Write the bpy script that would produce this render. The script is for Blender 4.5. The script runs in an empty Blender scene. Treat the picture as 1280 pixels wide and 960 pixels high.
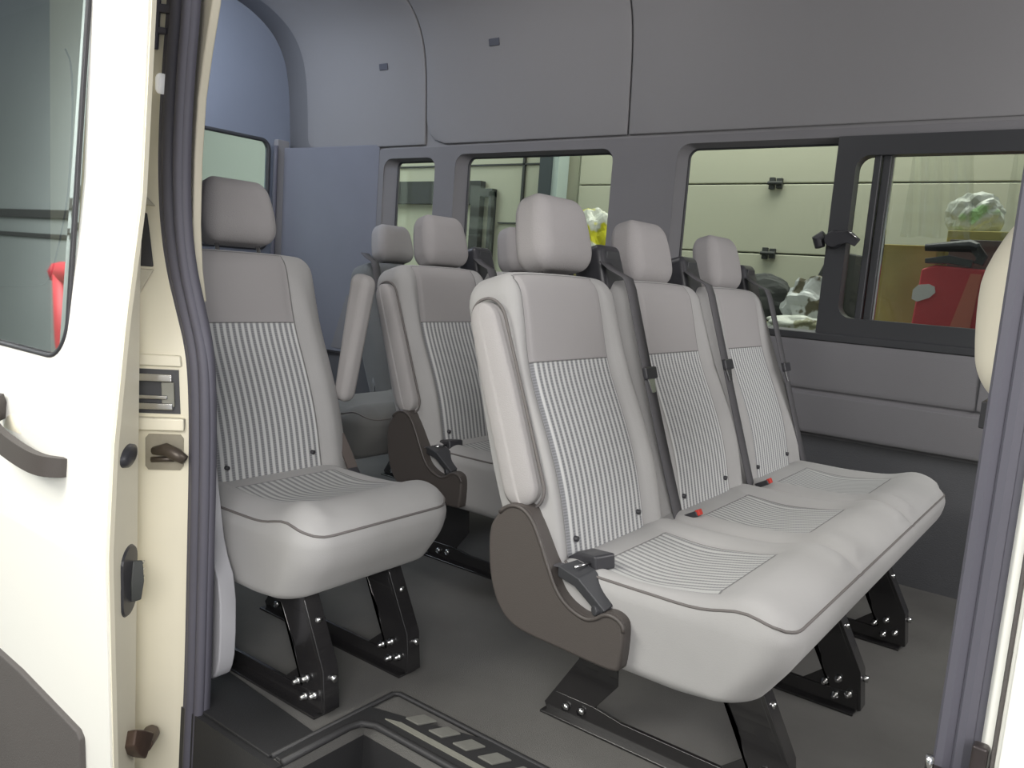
import bpy, bmesh, math, random
from mathutils import Vector, Matrix
random.seed(4)
C = bpy.context.scene.collection
sin, cos, pi = math.sin, math.cos, math.pi

# ---------------------------------------------------------------- materials
def mat(name, col, rough=.6, metal=0, bump=0, bscale=200, var=0, vscale=6, spec=.5, coat=0, emit=0):
    m = bpy.data.materials.new(name); m.use_nodes = True
    nt = m.node_tree; b = nt.nodes['Principled BSDF']
    b.inputs['Roughness'].default_value = rough; b.inputs['Metallic'].default_value = metal
    b.inputs['Specular IOR Level'].default_value = spec; b.inputs['Coat Weight'].default_value = coat
    b.inputs['Base Color'].default_value = (*col, 1)
    tc = nt.nodes.new('ShaderNodeTexCoord')
    if var:
        n = nt.nodes.new('ShaderNodeTexNoise'); n.inputs['Scale'].default_value = vscale; n.inputs['Detail'].default_value = 5
        nt.links.new(tc.outputs['Object'], n.inputs['Vector'])
        r = nt.nodes.new('ShaderNodeMix'); r.data_type = 'RGBA'
        r.inputs['A'].default_value = (*[c*(1-var) for c in col], 1); r.inputs['B'].default_value = (*[min(1, c*(1+var)) for c in col], 1)
        nt.links.new(n.outputs['Fac'], r.inputs['Factor']); nt.links.new(r.outputs['Result'], b.inputs['Base Color'])
    if bump:
        n2 = nt.nodes.new('ShaderNodeTexNoise'); n2.inputs['Scale'].default_value = bscale; n2.inputs['Detail'].default_value = 3
        nt.links.new(tc.outputs['Object'], n2.inputs['Vector'])
        bp = nt.nodes.new('ShaderNodeBump'); bp.inputs['Strength'].default_value = bump; bp.inputs['Distance'].default_value = .003
        nt.links.new(n2.outputs['Fac'], bp.inputs['Height']); nt.links.new(bp.outputs['Normal'], b.inputs['Normal'])
    if emit:
        b.inputs['Emission Color'].default_value = (*col, 1); b.inputs['Emission Strength'].default_value = emit
    return m

def S(r, g, b):   # sRGB 0-255 -> linear
    f = lambda c: (c/255/12.92) if c/255 <= .04045 else ((c/255+.055)/1.055)**2.4
    return (f(r), f(g), f(b))

def fabric_insert(name, base, top, light, dark, vsplit, halfu, vmax, vmin=-9, period=.0185):
    """cloth whose UV is in metres: a ribbed insert (|u|<halfu) below vsplit, a plain darker insert above it, stitched seams between"""
    m = bpy.data.materials.new(name); m.use_nodes = True
    nt = m.node_tree; L = nt.links; b = nt.nodes['Principled BSDF']
    b.inputs['Roughness'].default_value = .92; b.inputs['Specular IOR Level'].default_value = .25
    b.inputs['Sheen Weight'].default_value = .15
    uv = nt.nodes.new('ShaderNodeUVMap'); uv.uv_map = 'UVMap'
    sp = nt.nodes.new('ShaderNodeSeparateXYZ'); L.new(uv.outputs['UV'], sp.inputs[0])
    def M(op, a, b_=None, c=None):
        n = nt.nodes.new('ShaderNodeMath'); n.operation = op
        for i, x in enumerate((a, b_, c)):
            if x is None: continue
            if isinstance(x, (int, float)): n.inputs[i].default_value = x
            else: L.new(x, n.inputs[i])
        return n.outputs[0]
    def sm(x, lo, hi):
        n = nt.nodes.new('ShaderNodeMapRange'); n.interpolation_type = 'SMOOTHSTEP'
        n.inputs['From Min'].default_value = lo; n.inputs['From Max'].default_value = hi
        L.new(x, n.inputs['Value']); return n.outputs['Result']
    U, V = sp.outputs['X'], sp.outputs['Y']
    au = M('ABSOLUTE', U)
    inu = M('SUBTRACT', 1, sm(au, halfu-.002, halfu+.002))
    inv = M('MULTIPLY', M('SUBTRACT', 1, sm(V, vsplit-.002, vsplit+.002)), sm(V, vmin-.002, vmin+.002))
    intop = M('MULTIPLY', sm(V, vsplit-.002, vsplit+.002), M('SUBTRACT', 1, sm(V, vmax-.002, vmax+.002)))
    mS = M('MULTIPLY', inu, inv); mT = M('MULTIPLY', inu, intop)
    wav = M('MULTIPLY_ADD', M('SINE', M('MULTIPLY', U, 2*pi/period)), .5, .5)
    wav = sm(wav, .15, .85)
    dots = M('MULTIPLY_ADD', M('SINE', M('MULTIPLY', V, 2*pi/.006)), .5, .5)
    dd = M('MULTIPLY', dots, M('SUBTRACT', 1, wav))
    wv = M('MULTIPLY_ADD', dd, .25, wav)
    stripe = nt.nodes.new('ShaderNodeMix'); stripe.data_type = 'RGBA'
    stripe.inputs['A'].default_value = (*dark, 1); stripe.inputs['B'].default_value = (*light, 1); L.new(wv, stripe.inputs['Factor'])
    tc = nt.nodes.new('ShaderNodeTexCoord')
    nz = nt.nodes.new('ShaderNodeTexNoise'); nz.inputs['Scale'].default_value = 5; nz.inputs['Detail'].default_value = 4; L.new(tc.outputs['Object'], nz.inputs['Vector'])
    bs = nt.nodes.new('ShaderNodeMix'); bs.data_type = 'RGBA'
    bs.inputs['A'].default_value = (*[c*.86 for c in base], 1); bs.inputs['B'].default_value = (*[c*1.12 for c in base], 1); L.new(nz.outputs['Fac'], bs.inputs['Factor'])
    m1 = nt.nodes.new('ShaderNodeMix'); m1.data_type = 'RGBA'; L.new(bs.outputs['Result'], m1.inputs['A']); m1.inputs['B'].default_value = (*top, 1); L.new(mT, m1.inputs['Factor'])
    m2 = nt.nodes.new('ShaderNodeMix'); m2.data_type = 'RGBA'; L.new(m1.outputs['Result'], m2.inputs['A']); L.new(stripe.outputs['Result'], m2.inputs['B']); L.new(mS, m2.inputs['Factor'])
    # seams
    def line(x, at, w=.0022):
        return M('SUBTRACT', 1, sm(M('ABSOLUTE', M('SUBTRACT', x, at)), w*.3, w))
    vr = M('MULTIPLY', sm(V, vmin-.002, vmin), M('SUBTRACT', 1, sm(V, vmax, vmax+.002)))
    su = M('MULTIPLY', line(au, halfu+.002), vr)
    sv = M('MULTIPLY', M('MAXIMUM', M('MAXIMUM', line(V, vsplit), line(V, vmax)), line(V, vmin)), inu)
    seam = M('MAXIMUM', su, sv)
    m3 = nt.nodes.new('ShaderNodeMix'); m3.data_type = 'RGBA'; L.new(m2.outputs['Result'], m3.inputs['A']); m3.inputs['B'].default_value = (*[c*.3 for c in base], 1)
    L.new(M('MULTIPLY', seam, .75), m3.inputs['Factor'])
    L.new(m3.outputs['Result'], b.inputs['Base Color'])
    fine = nt.nodes.new('ShaderNodeTexNoise'); fine.inputs['Scale'].default_value = 450; L.new(tc.outputs['Object'], fine.inputs['Vector'])
    h = M('ADD', M('MULTIPLY', fine.outputs['Fac'], .25), M('MULTIPLY', M('MULTIPLY', wav, mS), .8))
    h = M('SUBTRACT', h, M('MULTIPLY', seam, 1.8))
    bp = nt.nodes.new('ShaderNodeBump'); bp.inputs['Strength'].default_value = .55; bp.inputs['Distance'].default_value = .002
    L.new(h, bp.inputs['Height']); L.new(bp.outputs['Normal'], b.inputs['Normal'])
    return m

BASE = S(169, 168, 167)
FAB_BACK = fabric_insert('cloth_back', BASE, S(164, 161, 161), S(206, 207, 206), S(126, 127, 131), .425, .156, .605)
FAB_CUSH = fabric_insert('cloth_cushion', BASE, BASE, S(186, 187, 185), S(130, 130, 132), .275, .15, .276, vmin=.02)
FAB = mat('cloth_plain', S(168, 165, 164), .92, bump=.35, bscale=420, var=.10, vscale=5, spec=.25)
FAB_HEAD = mat('cloth_headrest', S(160, 157, 157), .92, bump=.35, bscale=420, var=.08, vscale=8, spec=.25)
SEAM = mat('seam_thread', S(112, 108, 106), .9)
GLARE_SEAT = mat('glare_lit_seat', S(232, 226, 208), .6, var=.05)  # window glare on the front seat back put into the colour
PLAST = mat('brown_grey_plastic', S(80, 75, 72), .42, bump=.2, bscale=600)
BLKP = mat('black_plastic', S(56, 56, 60), .4)
BLKM = mat('black_steel', S(40, 39, 40), .22, metal=.0, spec=.8, coat=.4)
CHROME = mat('bright_steel', S(215, 215, 215), .18, metal=1)
WEB = mat('belt_webbing', S(88, 87, 90), .8, bump=.3, bscale=500)
RED = mat('red_button', S(200, 60, 50), .5)
CARPET = mat('grey_carpet', S(115, 114, 111), .97, bump=.7, bscale=500, var=.28, vscale=4, spec=.1)
VINYL = mat('dark_vinyl', S(96, 97, 100), .75, bump=.4, bscale=260, var=.1, spec=.3)
STEPR = mat('step_rubber', S(50, 50, 51), .55, bump=.2, bscale=300, var=.12)
PALE = mat('worn_tread_strip', S(140, 140, 130), .7, var=.15, vscale=30)
HEADL = mat('headliner', S(142, 141, 143), .9, bump=.15, bscale=500, var=.04, vscale=2, spec=.2)
PANEL = mat('side_panel', S(128, 127, 130), .8, bump=.2, bscale=420, var=.05, vscale=3, spec=.25)
SEALM = mat('door_rubber', S(90, 89, 99), .62, var=.06, vscale=12)
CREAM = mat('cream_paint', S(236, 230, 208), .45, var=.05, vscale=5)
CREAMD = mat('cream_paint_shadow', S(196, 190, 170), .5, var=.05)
WHITE = mat('white_paint', S(248, 247, 240), .35, coat=.3)
DARKT = mat('dark_moulding', S(92, 88, 86), .7, bump=.3, bscale=300, var=.1)
FRAMEB = mat('black_window_frame', S(62, 63, 66), .45)
RUST = mat('rusty_black_steel', S(78, 52, 42), .5, var=.5, vscale=60)
GDOOR = mat('garage_panel', S(205, 206, 184), .6, var=.03, vscale=2)
GWALL = mat('garage_wall', S(196, 204, 196), .8, var=.04, vscale=1)
GFLOOR = mat('concrete', S(120, 118, 112), .9, var=.15)
DKG = mat('dark_steel_post', S(70, 72, 70), .6)
REDP = mat('red_paint', S(206, 62, 72), .5)

def glass_mat(name, tint, gloss, rough=.02, col=(1, 1, 1)):
    m = bpy.data.materials.new(name); m.use_nodes = True; nt = m.node_tree; nt.nodes.clear()
    o = nt.nodes.new('ShaderNodeOutputMaterial'); mx = nt.nodes.new('ShaderNodeMixShader')
    t = nt.nodes.new('ShaderNodeBsdfTransparent'); g = nt.nodes.new('ShaderNodeBsdfGlossy')
    t.inputs[0].default_value = (*tint, 1); g.inputs[0].default_value = (*col, 1); g.inputs['Roughness'].default_value = rough
    mx.inputs[0].default_value = gloss
    nt.links.new(t.outputs[0], mx.inputs[1]); nt.links.new(g.outputs[0], mx.inputs[2]); nt.links.new(mx.outputs[0], o.inputs[0])
    return m
GLASS = glass_mat('window_glass', (.86, .88, .84), .025)
DGLASS = glass_mat('tinted_glass', (.32, .34, .33), .42)
def bag_mat(name, a, b, scale, th):
    m = mat(name, a, .3, spec=.6); nt = m.node_tree; P = nt.nodes['Principled BSDF']
    tc = nt.nodes.new('ShaderNodeTexCoord'); n = nt.nodes.new('ShaderNodeTexNoise'); n.inputs['Scale'].default_value = scale; n.inputs['Detail'].default_value = 2
    r = nt.nodes.new('ShaderNodeMapRange'); r.inputs['From Min'].default_value = th-.03; r.inputs['From Max'].default_value = th+.03
    x = nt.nodes.new('ShaderNodeMix'); x.data_type = 'RGBA'; x.inputs['A'].default_value = (*a, 1); x.inputs['B'].default_value = (*b, 1)
    nt.links.new(tc.outputs['Object'], n.inputs['Vector']); nt.links.new(n.outputs['Fac'], r.inputs['Value']); nt.links.new(r.outputs['Result'], x.inputs['Factor'])
    nt.links.new(x.outputs['Result'], P.inputs['Base Color']); return m

# ---------------------------------------------------------------- mesh helpers
def new(name, verts, faces, m, parent=None, smooth=True, uvs=None):
    me = bpy.data.meshes.new(name); me.from_pydata([tuple(v) for v in verts], [], faces)
    me.materials.append(m)
    if smooth: me.polygons.foreach_set('use_smooth', [True]*len(me.polygons))
    if uvs:
        l = me.uv_layers.new(name='UVMap')
        for p in me.polygons:
            c = sum((Vector(verts[i]) for i in p.vertices), Vector())/len(p.vertices)
            for li, vi in zip(p.loop_indices, p.vertices): l.data[li].uv = uvs(verts[vi], c, vi, p.vertices)
    me.update()
    o = bpy.data.objects.new(name, me); C.objects.link(o)
    if parent: o.parent = parent
    return o

class MB:
    def __init__(s): s.v = []; s.f = []; s.r = []
    def add(s, v, f):
        s.r.append((len(s.v), len(s.f), len(v), len(f))); n = len(s.v); s.v += [tuple(x) for x in v]; s.f += [tuple(i+n for i in q) for q in f]; return s
    def box(s, a, b):
        (x0, y0, z0), (x1, y1, z1) = a, b
        return s.add([(x0,y0,z0),(x1,y0,z0),(x1,y1,z0),(x0,y1,z0),(x0,y0,z1),(x1,y0,z1),(x1,y1,z1),(x0,y1,z1)],
                     [(0,3,2,1),(4,5,6,7),(0,1,5,4),(1,2,6,5),(2,3,7,6),(3,0,4,7)])
    def prism(s, poly, axis, a, b):
        """extrude polygon (2D) along axis: 'y' uses (x,z); 'x' uses (y,z); 'z' uses (x,y)"""
        def w(p, t): return {'y': (p[0], t, p[1]), 'x': (t, p[0], p[1]), 'z': (p[0], p[1], t)}[axis]
        n = len(poly); v = [w(p, a) for p in poly]+[w(p, b) for p in poly]
        f = [tuple(range(n))[::-1], tuple(range(n, 2*n))]+[(i, (i+1) % n, n+(i+1) % n, n+i) for i in range(n)]
        return s.add(v, f)
    def tube(s, pts, r, n=8, close=False, caps=True):
        P = [Vector(p) for p in pts]; N = len(P); rings = []
        up = Vector((0, 0, 1)); base = len(s.v); v = []
        for i, p in enumerate(P):
            d = (P[(i+1) % N]-P[i-1]) if close else (P[min(i+1, N-1)]-P[max(i-1, 0)])
            d.normalize()
            if i == 0: a = d.cross(up if abs(d.z) < .95 else Vector((0, 1, 0)))
            else: a = a-d*a.dot(d)
            a.normalize(); b = d.cross(a)
            rr = r[i] if isinstance(r, (list, tuple)) else r
            for k in range(n):
                t = 2*pi*k/n; v.append(p+a*cos(t)*rr+b*sin(t)*rr)
        f = []
        for i in range(N if close else N-1):
            for k in range(n):
                j = (i+1) % N
                f.append((i*n+k, i*n+(k+1) % n, j*n+(k+1) % n, j*n+k))
        if caps and not close: f += [tuple(range(n))[::-1], tuple(range((N-1)*n, N*n))]
        return s.add(v, f)
    def ribbon(s, pts, wdir, w, th, nrm=None):
        """flat strap along pts, width w along wdir(vector or list), thickness th"""
        P = [Vector(p) for p in pts]; N = len(P); v = []
        for i, p in enumerate(P):
            d = (P[min(i+1, N-1)]-P[max(i-1, 0)]).normalized()
            W = Vector(wdir[i] if isinstance(wdir, list) else wdir); W = (W-d*W.dot(d)).normalized(); n_ = d.cross(W).normalized()
            ww = w[i] if isinstance(w, (list, tuple)) else w
            for a, b in ((-1,-1),(1,-1),(1,1),(-1,1)): v.append(p+W*a*ww/2+n_*b*th/2)
        f = [(0,3,2,1), tuple((N-1)*4+k for k in range(4))]
        for i in range(N-1):
            for k in range(4): f.append((i*4+k, i*4+(k+1) % 4, i*4+4+(k+1) % 4, i*4+4+k))
        return s.add(v, f)
    def grid(s, fn, nu, nv):
        v = [fn(i/nu, j/nv) for i in range(nu+1) for j in range(nv+1)]
        f = [(i*(nv+1)+j, (i+1)*(nv+1)+j, (i+1)*(nv+1)+j+1, i*(nv+1)+j+1) for i in range(nu) for j in range(nv)]
        return s.add(v, f)
    def each(s, name, m, parent=None, smooth=False, bevel=0, label=None, join=1):
        out = []
        for q in range(0, len(s.r), join):
            o = MB()
            for (a, b, c, d) in s.r[q:q+join]: o.add(s.v[a:a+c], [tuple(i-a for i in f) for f in s.f[b:b+d]])
            out.append(o.build(name, m, parent, smooth, bevel)); tag(out[-1], label)
        return out
    def build(s, name, m, parent=None, smooth=False, bevel=0, solid=0):
        o = new(name, s.v, s.f, m, parent, smooth)
        bm = bmesh.new(); bm.from_mesh(o.data); bmesh.ops.recalc_face_normals(bm, faces=bm.faces); bm.to_mesh(o.data); bm.free()
        if solid:
            q = o.modifiers.new('s', 'SOLIDIFY'); q.thickness = solid; q.offset = 0
        if bevel:
            q = o.modifiers.new('b', 'BEVEL'); q.width = bevel; q.segments = 3; q.limit_method = 'ANGLE'; q.angle_limit = .6
            o.data.polygons.foreach_set('use_smooth', [True]*len(o.data.polygons))
            w = o.modifiers.new('w', 'WEIGHTED_NORMAL')
        return o

def rbox(h, r, seg, k=5):
    """rounded box: half sizes h, radii r, flat segments seg per axis, k rings in each rounding -> verts, faces"""
    def coords(a):
        H, Rr, n = h[a], r[a], seg[a]
        t = [-H+Rr*(1-cos(pi/2*i/k))*0+Rr*i/k for i in range(k)]
        t += [-(H-Rr)+2*(H-Rr)*i/n for i in range(n+1)]
        t += [H-Rr+Rr*(i+1)/k for i in range(k)]
        return t
    cs = [coords(a) for a in range(3)]; N = [len(c)-1 for c in cs]
    idx = {}; V = []; F = []
    def vid(i, j, l):
        if (i, j, l) not in idx:
            p = [cs[0][i], cs[1][j], cs[2][l]]; q = []; d = []
            for a in range(3):
                c = max(-(h[a]-r[a]), min(h[a]-r[a], p[a])); q.append(c)
                e = (p[a]-c)/r[a]; d.append(math.tan(e*pi/4) if abs(e) <= 1 else e)
            n = math.sqrt(sum(x*x for x in d)) or 1
            V.append(Vector([q[a]+r[a]*d[a]/n for a in range(3)])); idx[(i, j, l)] = len(V)-1
        return idx[(i, j, l)]
    for j in range(N[1]):
        for l in range(N[2]):
            F.append((vid(0,j,l), vid(0,j,l+1), vid(0,j+1,l+1), vid(0,j+1,l)))
            F.append((vid(N[0],j,l), vid(N[0],j+1,l), vid(N[0],j+1,l+1), vid(N[0],j,l+1)))
    for i in range(N[0]):
        for l in range(N[2]):
            F.append((vid(i,0,l), vid(i+1,0,l), vid(i+1,0,l+1), vid(i,0,l+1)))
            F.append((vid(i,N[1],l), vid(i,N[1],l+1), vid(i+1,N[1],l+1), vid(i+1,N[1],l)))
        for j in range(N[1]):
            F.append((vid(i,j,0), vid(i,j+1,0), vid(i+1,j+1,0), vid(i+1,j,0)))
            F.append((vid(i,j,N[2]), vid(i+1,j,N[2]), vid(i+1,j+1,N[2]), vid(i,j+1,N[2])))
    return V, F

def empty(name, loc=(0,0,0), **kw):
    o = bpy.data.objects.new(name, None); C.objects.link(o); o.location = loc; o.empty_display_size = .1
    tag(o, **kw); return o
def tag(o, label=None, cat=None, group=None, kind=None):
    if label: o['label'] = label
    if cat: o['category'] = cat
    if group: o['group'] = group
    if kind: o['kind'] = kind
    return o
def st(o): o['kind'] = 'structure'; return o
def smooth01(a, b, x):
    t = max(0, min(1, (x-a)/(b-a))); return t*t*(3-2*t)
def rrect(x0, x1, z0, z1, r, n=6):
    pts = []
    for cx, cz, a in ((x1-r, z1-r, 0), (x0+r, z1-r, 90), (x0+r, z0+r, 180), (x1-r, z0+r, 270)):
        for i in range(n+1):
            t = math.radians(a+90*i/n); pts.append((cx+r*cos(t), cz+r*sin(t)))
    return pts
def chaikin(pts, n=2, close=True):
    for _ in range(n):
        q = []; N = len(pts)
        if not close: q.append(pts[0])
        for i in range(N if close else N-1):
            a, b = pts[i], pts[(i+1) % N]
            q.append(tuple(.75*x+.25*y for x, y in zip(a, b))); q.append(tuple(.25*x+.75*y for x, y in zip(a, b)))
        if not close: q.append(pts[-1])
        pts = q
    return pts
def holed(name, outer, holes, plane, a, b, m, parent=None, smooth=False):
    """flat plate with holes between coordinate a and b of the axis 'plane'"""
    cu = bpy.data.curves.new(name, 'CURVE'); cu.dimensions = '2D'; cu.fill_mode = 'BOTH'
    for loop in [outer]+holes:
        s = cu.splines.new('POLY'); s.points.add(len(loop)-1); s.use_cyclic_u = True
        for i, p in enumerate(loop): s.points[i].co = (p[0], p[1], 0, 1)
    cu.extrude = abs(b-a)/2
    t = bpy.data.objects.new('tmp', cu); C.objects.link(t)
    dg = bpy.context.evaluated_depsgraph_get(); me = bpy.data.meshes.new_from_object(t.evaluated_get(dg)); C.objects.unlink(t); bpy.data.objects.remove(t)
    mid = (a+b)/2
    for v in me.vertices:
        x, y, z = v.co
        v.co = {'y': (x, mid+z, y), 'x': (mid+z, x, y), 'z': (x, y, mid+z)}[plane]
    me.materials.clear(); me.materials.append(m); me.name = name
    bm = bmesh.new(); bm.from_mesh(me); bmesh.ops.remove_doubles(bm, verts=bm.verts, dist=1e-5); bmesh.ops.recalc_face_normals(bm, faces=bm.faces); bm.to_mesh(me); bm.free()
    me.polygons.foreach_set('use_smooth', [False]*len(me.polygons))
    o = bpy.data.objects.new(name, me); C.objects.link(o)
    if parent: o.parent = parent
    return o

# ---------------------------------------------------------------- seats (local frame: crease at x=0,z=.40; seat faces +X; near end at low y)
TH = math.radians(17.6); CX0, CZ0 = -.035, .40
def BK(t, y, s):   # back-axis coordinates -> local xyz ; t forward of the face, s along the back
    return Vector((CX0 - s*sin(TH) + t*cos(TH), y, CZ0 + s*cos(TH) + t*sin(TH)))

def backrest(parent, y0, y1, yc, pocket=0):
    W = (y1-y0)/2; ym = (y0+y1)/2; H = .335; T = .075
    V, F = rbox((T, W, H), (.048, .05, .055), (6, 30, 34), 6)
    info = []; out = []
    for v in V:
        t, y, s = v; u = y+ym-yc; sv = s+H-.055           # s from -.055 .. .615
        f = smooth01(-T*.2, T, t)                       # front-ness
        e = abs(u)
        bol = .022*smooth01(.157, .195, e)*(1-smooth01(.19, .26, e))*(1-smooth01(.40, .62, sv))
        groove = -.006*math.exp(-((e-.157)/.006)**2)*(sv < .6)
        belly = .014*math.exp(-((sv-.16)/.14)**2)-.010*math.exp(-((sv-.42)/.10)**2)
        dt = f*(bol+groove+belly)
        # shoulders: sides draw in a little toward the top, top edge dips toward the middle
        k = smooth01(.30, .62, sv); y *= 1-.05*k
        topk = smooth01(.50, .62, sv)
        ds = topk*(-.004*smooth01(.5, 1.0, abs(y)/W)+.010+.004*math.cos(y/W*pi/2))
        # slimmer toward the bottom at the back
        if t < 0: dt += .02*smooth01(.25, -.05, sv) if False else .018*(1-smooth01(-.05, .25, sv))
        # recessed armrest pocket in the near/far side
        if pocket:
            side = (y/W)*pocket
            ss = smooth01(.9, 1.0, side)
            inn = smooth01(.085, .10, sv-.03)*(1-smooth01(.555, .575, sv))*smooth01(-.068, -.052, t)*(1-smooth01(.038, .054, t))
            y -= pocket*.006*ss*inn
        p = BK(t+dt-T, y+ym, sv+ds); out.append(p); info.append((u, sv, t))
    def uv(co, c, vi, vs):
        tt = sum(info[i][2] for i in vs)/len(vs)
        if tt < .02: return (.5+info[vi][0], info[vi][1])
        return (info[vi][0], info[vi][1])
    o = new('backrest', out, F, FAB_BACK, parent, True, uv)
    mb = MB()
    for uu, sv in ((-.135, .055), (.13, .06)):
        q = BK(.012, yc+uu, sv); mb.tube([q-Vector((.01,0,0)), q+Vector((.0035,0,0))], .006, 10)
    mb.each('anchor_cap', BLKP, o, True)
    return o

def headrest(parent, yc, dz=0, hs=1):
    V, F = rbox((.050, .114, .084), (.034, .042, .045), (3, 8, 6), 6)
    out = []
    for t, y, s in V:
        k = (s+.084)/.168
        y *= 1-.13*smooth01(.35, 1.0, k)*1.0
        t += .010*math.sin(k*pi)*(1-(y/.125)**2)
        t *= 1-.12*k
        out.append(BK(t-.078+.012*k, yc+y, .709+dz+s*1.05))
    o = new('headrest', out, F, FAB_HEAD, parent)
    mb = MB()
    for s in (-.065, .065): mb.tube([BK(-.08, yc+s, .55), BK(-.08, yc+s, .66+dz)], .006, 8)
    mb.each('headrest_post', CHROME, o, True, label='chrome headrest post')
    mb = MB()
    for s in (-.065, .065): mb.tube([BK(-.08, yc+s, .598), BK(-.08, yc+s, .622)], .014, 12)
    mb.each('post_collar', BLKP, o, True)
    # stitched seam round the front panel
    pts = []
    for i in range(24):
        a = 2*pi*i/24
    return o

def armrest(parent, ysurf, side, upright=False):
    """padded armrest folded up; side=-1 near end, +1 far end"""
    if not upright:
        L, Wd = .425, .088; tc = -.062; s0 = .352
        V, F = rbox((.040, .026, L/2), (.040, .015, .042), (2, 2, 14), 6)
        out = []
        for t, y, s in V:
            k = s/(L/2)
            t *= 1-.16*smooth01(.0, 1.0, k)+.10*smooth01(0, -1, k) if k > 0 else 1
            out.append(BK(tc+t+.010*(-k), ysurf+y, s0+s))
        o = new('armrest', out, F, FAB, parent)
        # stitched edge line just around the pad
        mb = MB(); loop = []
        for (a, b) in rrect(-.050, .050, -L/2-.008, L/2+.008, .046, 8):
            k = b/(L/2); aa = a*(1-.14*max(0, k)); loop.append(BK(tc+aa-.010*k, ysurf+side*-.004+side*.0, s0+b))
        mb.tube(loop, .0032, 6, close=True); tag(mb.build('stitched_seam', SEAM, o, True), 'dark seam around the armrest')
    else:
        V, F = rbox((.036, .026, .185), (.026, .02, .03), (2, 2, 12), 6)
        a = math.radians(10); out = []
        for t, y, s in V:
            k = (s+.185)/.37; t *= .72+.32*k
            x, z = t*cos(a)+s*sin(a), -t*sin(a)+s*cos(a)
            out.append((CX0-.035+x, ysurf+y, .765+z))
        o = new('armrest', out, F, FAB, parent)
    return o

def cushion(parent, y0, y1, seats):
    X0, X1 = -.075, .432; Z0, Z1 = .232, .428
    hx, hy, hz = (X1-X0)/2, (y1-y0)/2, (Z1-Z0)/2; mx, my, mz = (X0+X1)/2, (y0+y1)/2, (Z0+Z1)/2
    V, F = rbox((hx, hy, hz), (.07, .075, .040), (26, int(60*(y1-y0)/.5), 8), 6)
    inf = []; out = []
    for v in V:
        x, y, z = v[0]+mx, v[1]+my, v[2]
        kz = (z+hz)/(2*hz)
        yc = min(seats, key=lambda c: abs(y-c)); u = y-yc
        inf.append((u, x, kz))
        f = smooth01(.05, .43, x)
        x2 = x-.085*f*(1-kz)**1.3+.012*f*math.exp(-((kz-.6)/.25)**2)
        top = smooth01(.75, 1, kz)
        zz = z+mz
        roll = .020*math.exp(-((x-.335)/.055)**2)           # raised front roll
        dip = -.016*math.exp(-((x-.12)/.10)**2)*(1-smooth01(.12, .19, abs(u)))
        side = .010*math.exp(-((abs(u)-.20)/.035)**2)*(x < .4)
        bound = 0
        for a, b in zip(seats[:-1], seats[1:]):
            m_ = (a+b)/2; bound -= .012*math.exp(-((y-m_)/.018)**2)*(1-smooth01(.33, .43, x)*.5)
        gr = -.004*math.exp(-((abs(u)-.152)/.006)**2)*(x < .29)*(x > 0)
        zz += top*(roll+dip+side+bound+gr)+.012*top*smooth01(.1, .35, x)
        bot = (1-smooth01(0, .3, kz)); zz += bot*(.012*smooth01(.25, .43, x))
        # ends draw in at the bottom
        yy = y-(1-kz)*.012*(1 if y > my else -1)*smooth01(hy-.1, hy, abs(y-my))
        out.append(Vector((x2, yy, zz)))
    def uv(co, c, vi, vs):
        ks = sum(inf[i][2] for i in vs)/len(vs); u = sum(inf[i][0] for i in vs)/len(vs)
        uu, x = inf[vi][0], inf[vi][1]
        if abs(uu-u) > .1: uu = u
        if ks < .7: return (uu+.7, x)
        return (uu, x)
    o = new('seat_cushion', out, F, FAB_CUSH, parent, True, uv)
    # piping round the top edge, laid on the surface
    loop = rrect(X0+.016, X1-.010, y0+.012, y1-.012, .062, 8); dense = []
    for i in range(len(loop)):
        a, b = loop[i], loop[(i+1) % len(loop)]; n = max(1, int(math.dist(a, b)/.02))
        dense += [(a[0]+(b[0]-a[0])*k/n, a[1]+(b[1]-a[1])*k/n) for k in range(n)]
    from mathutils.bvhtree import BVHTree
    T = BVHTree.FromPolygons(out, F); pts = []
    for x, y in dense:
        yc = min(seats, key=lambda c: abs(y-c)); zt = Z1-.012+.02*math.exp(-((x-.335)/.06)**2)
        hit = T.find_nearest(Vector((x+.006, y, zt)))
        pts.append(hit[0]+hit[1]*.0005)
    mb = MB(); mb.tube(pts, .0028, 6, close=True); tag(mb.build('cushion_piping', SEAM, o, True), 'stitched seam around the cushion top')
    return o

def shell(parent, y, side):
    """moulded plastic cover over the recline joint, near end"""
    P = [(-.215,.475),(-.19,.505),(-.155,.512),(-.125,.495),(-.10,.455),(-.075,.405),(-.05,.36),(-.02,.335),(.02,.322),(.045,.330),(.068,.350),(.10,.345),(.112,.325),(.108,.245),(.10,.232),(.04,.232),(-.03,.236),(-.10,.238),(-.155,.245),(-.195,.275),(-.222,.33),(-.232,.40),(-.232,.445)]
    P = [(.793+(x-.793)*.965, .979+(z-.979)*.965) for x, z in chaikin(P, 2)]
    mb = MB(); mb.prism(P, 'y', y-.022*(1), y+.03)
    o = mb.build('side_cover', PLAST, parent, bevel=.008)
    # raised rim
    mb = MB(); rim = []
    for x, z in P:
        if z < .335 and x > .05: break
        rim.append((x, y-.0215, z-.005))
    mb.tube(rim, .0045, 6); mb.build('cover_rim', PLAST, o, True)
    return o

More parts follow.
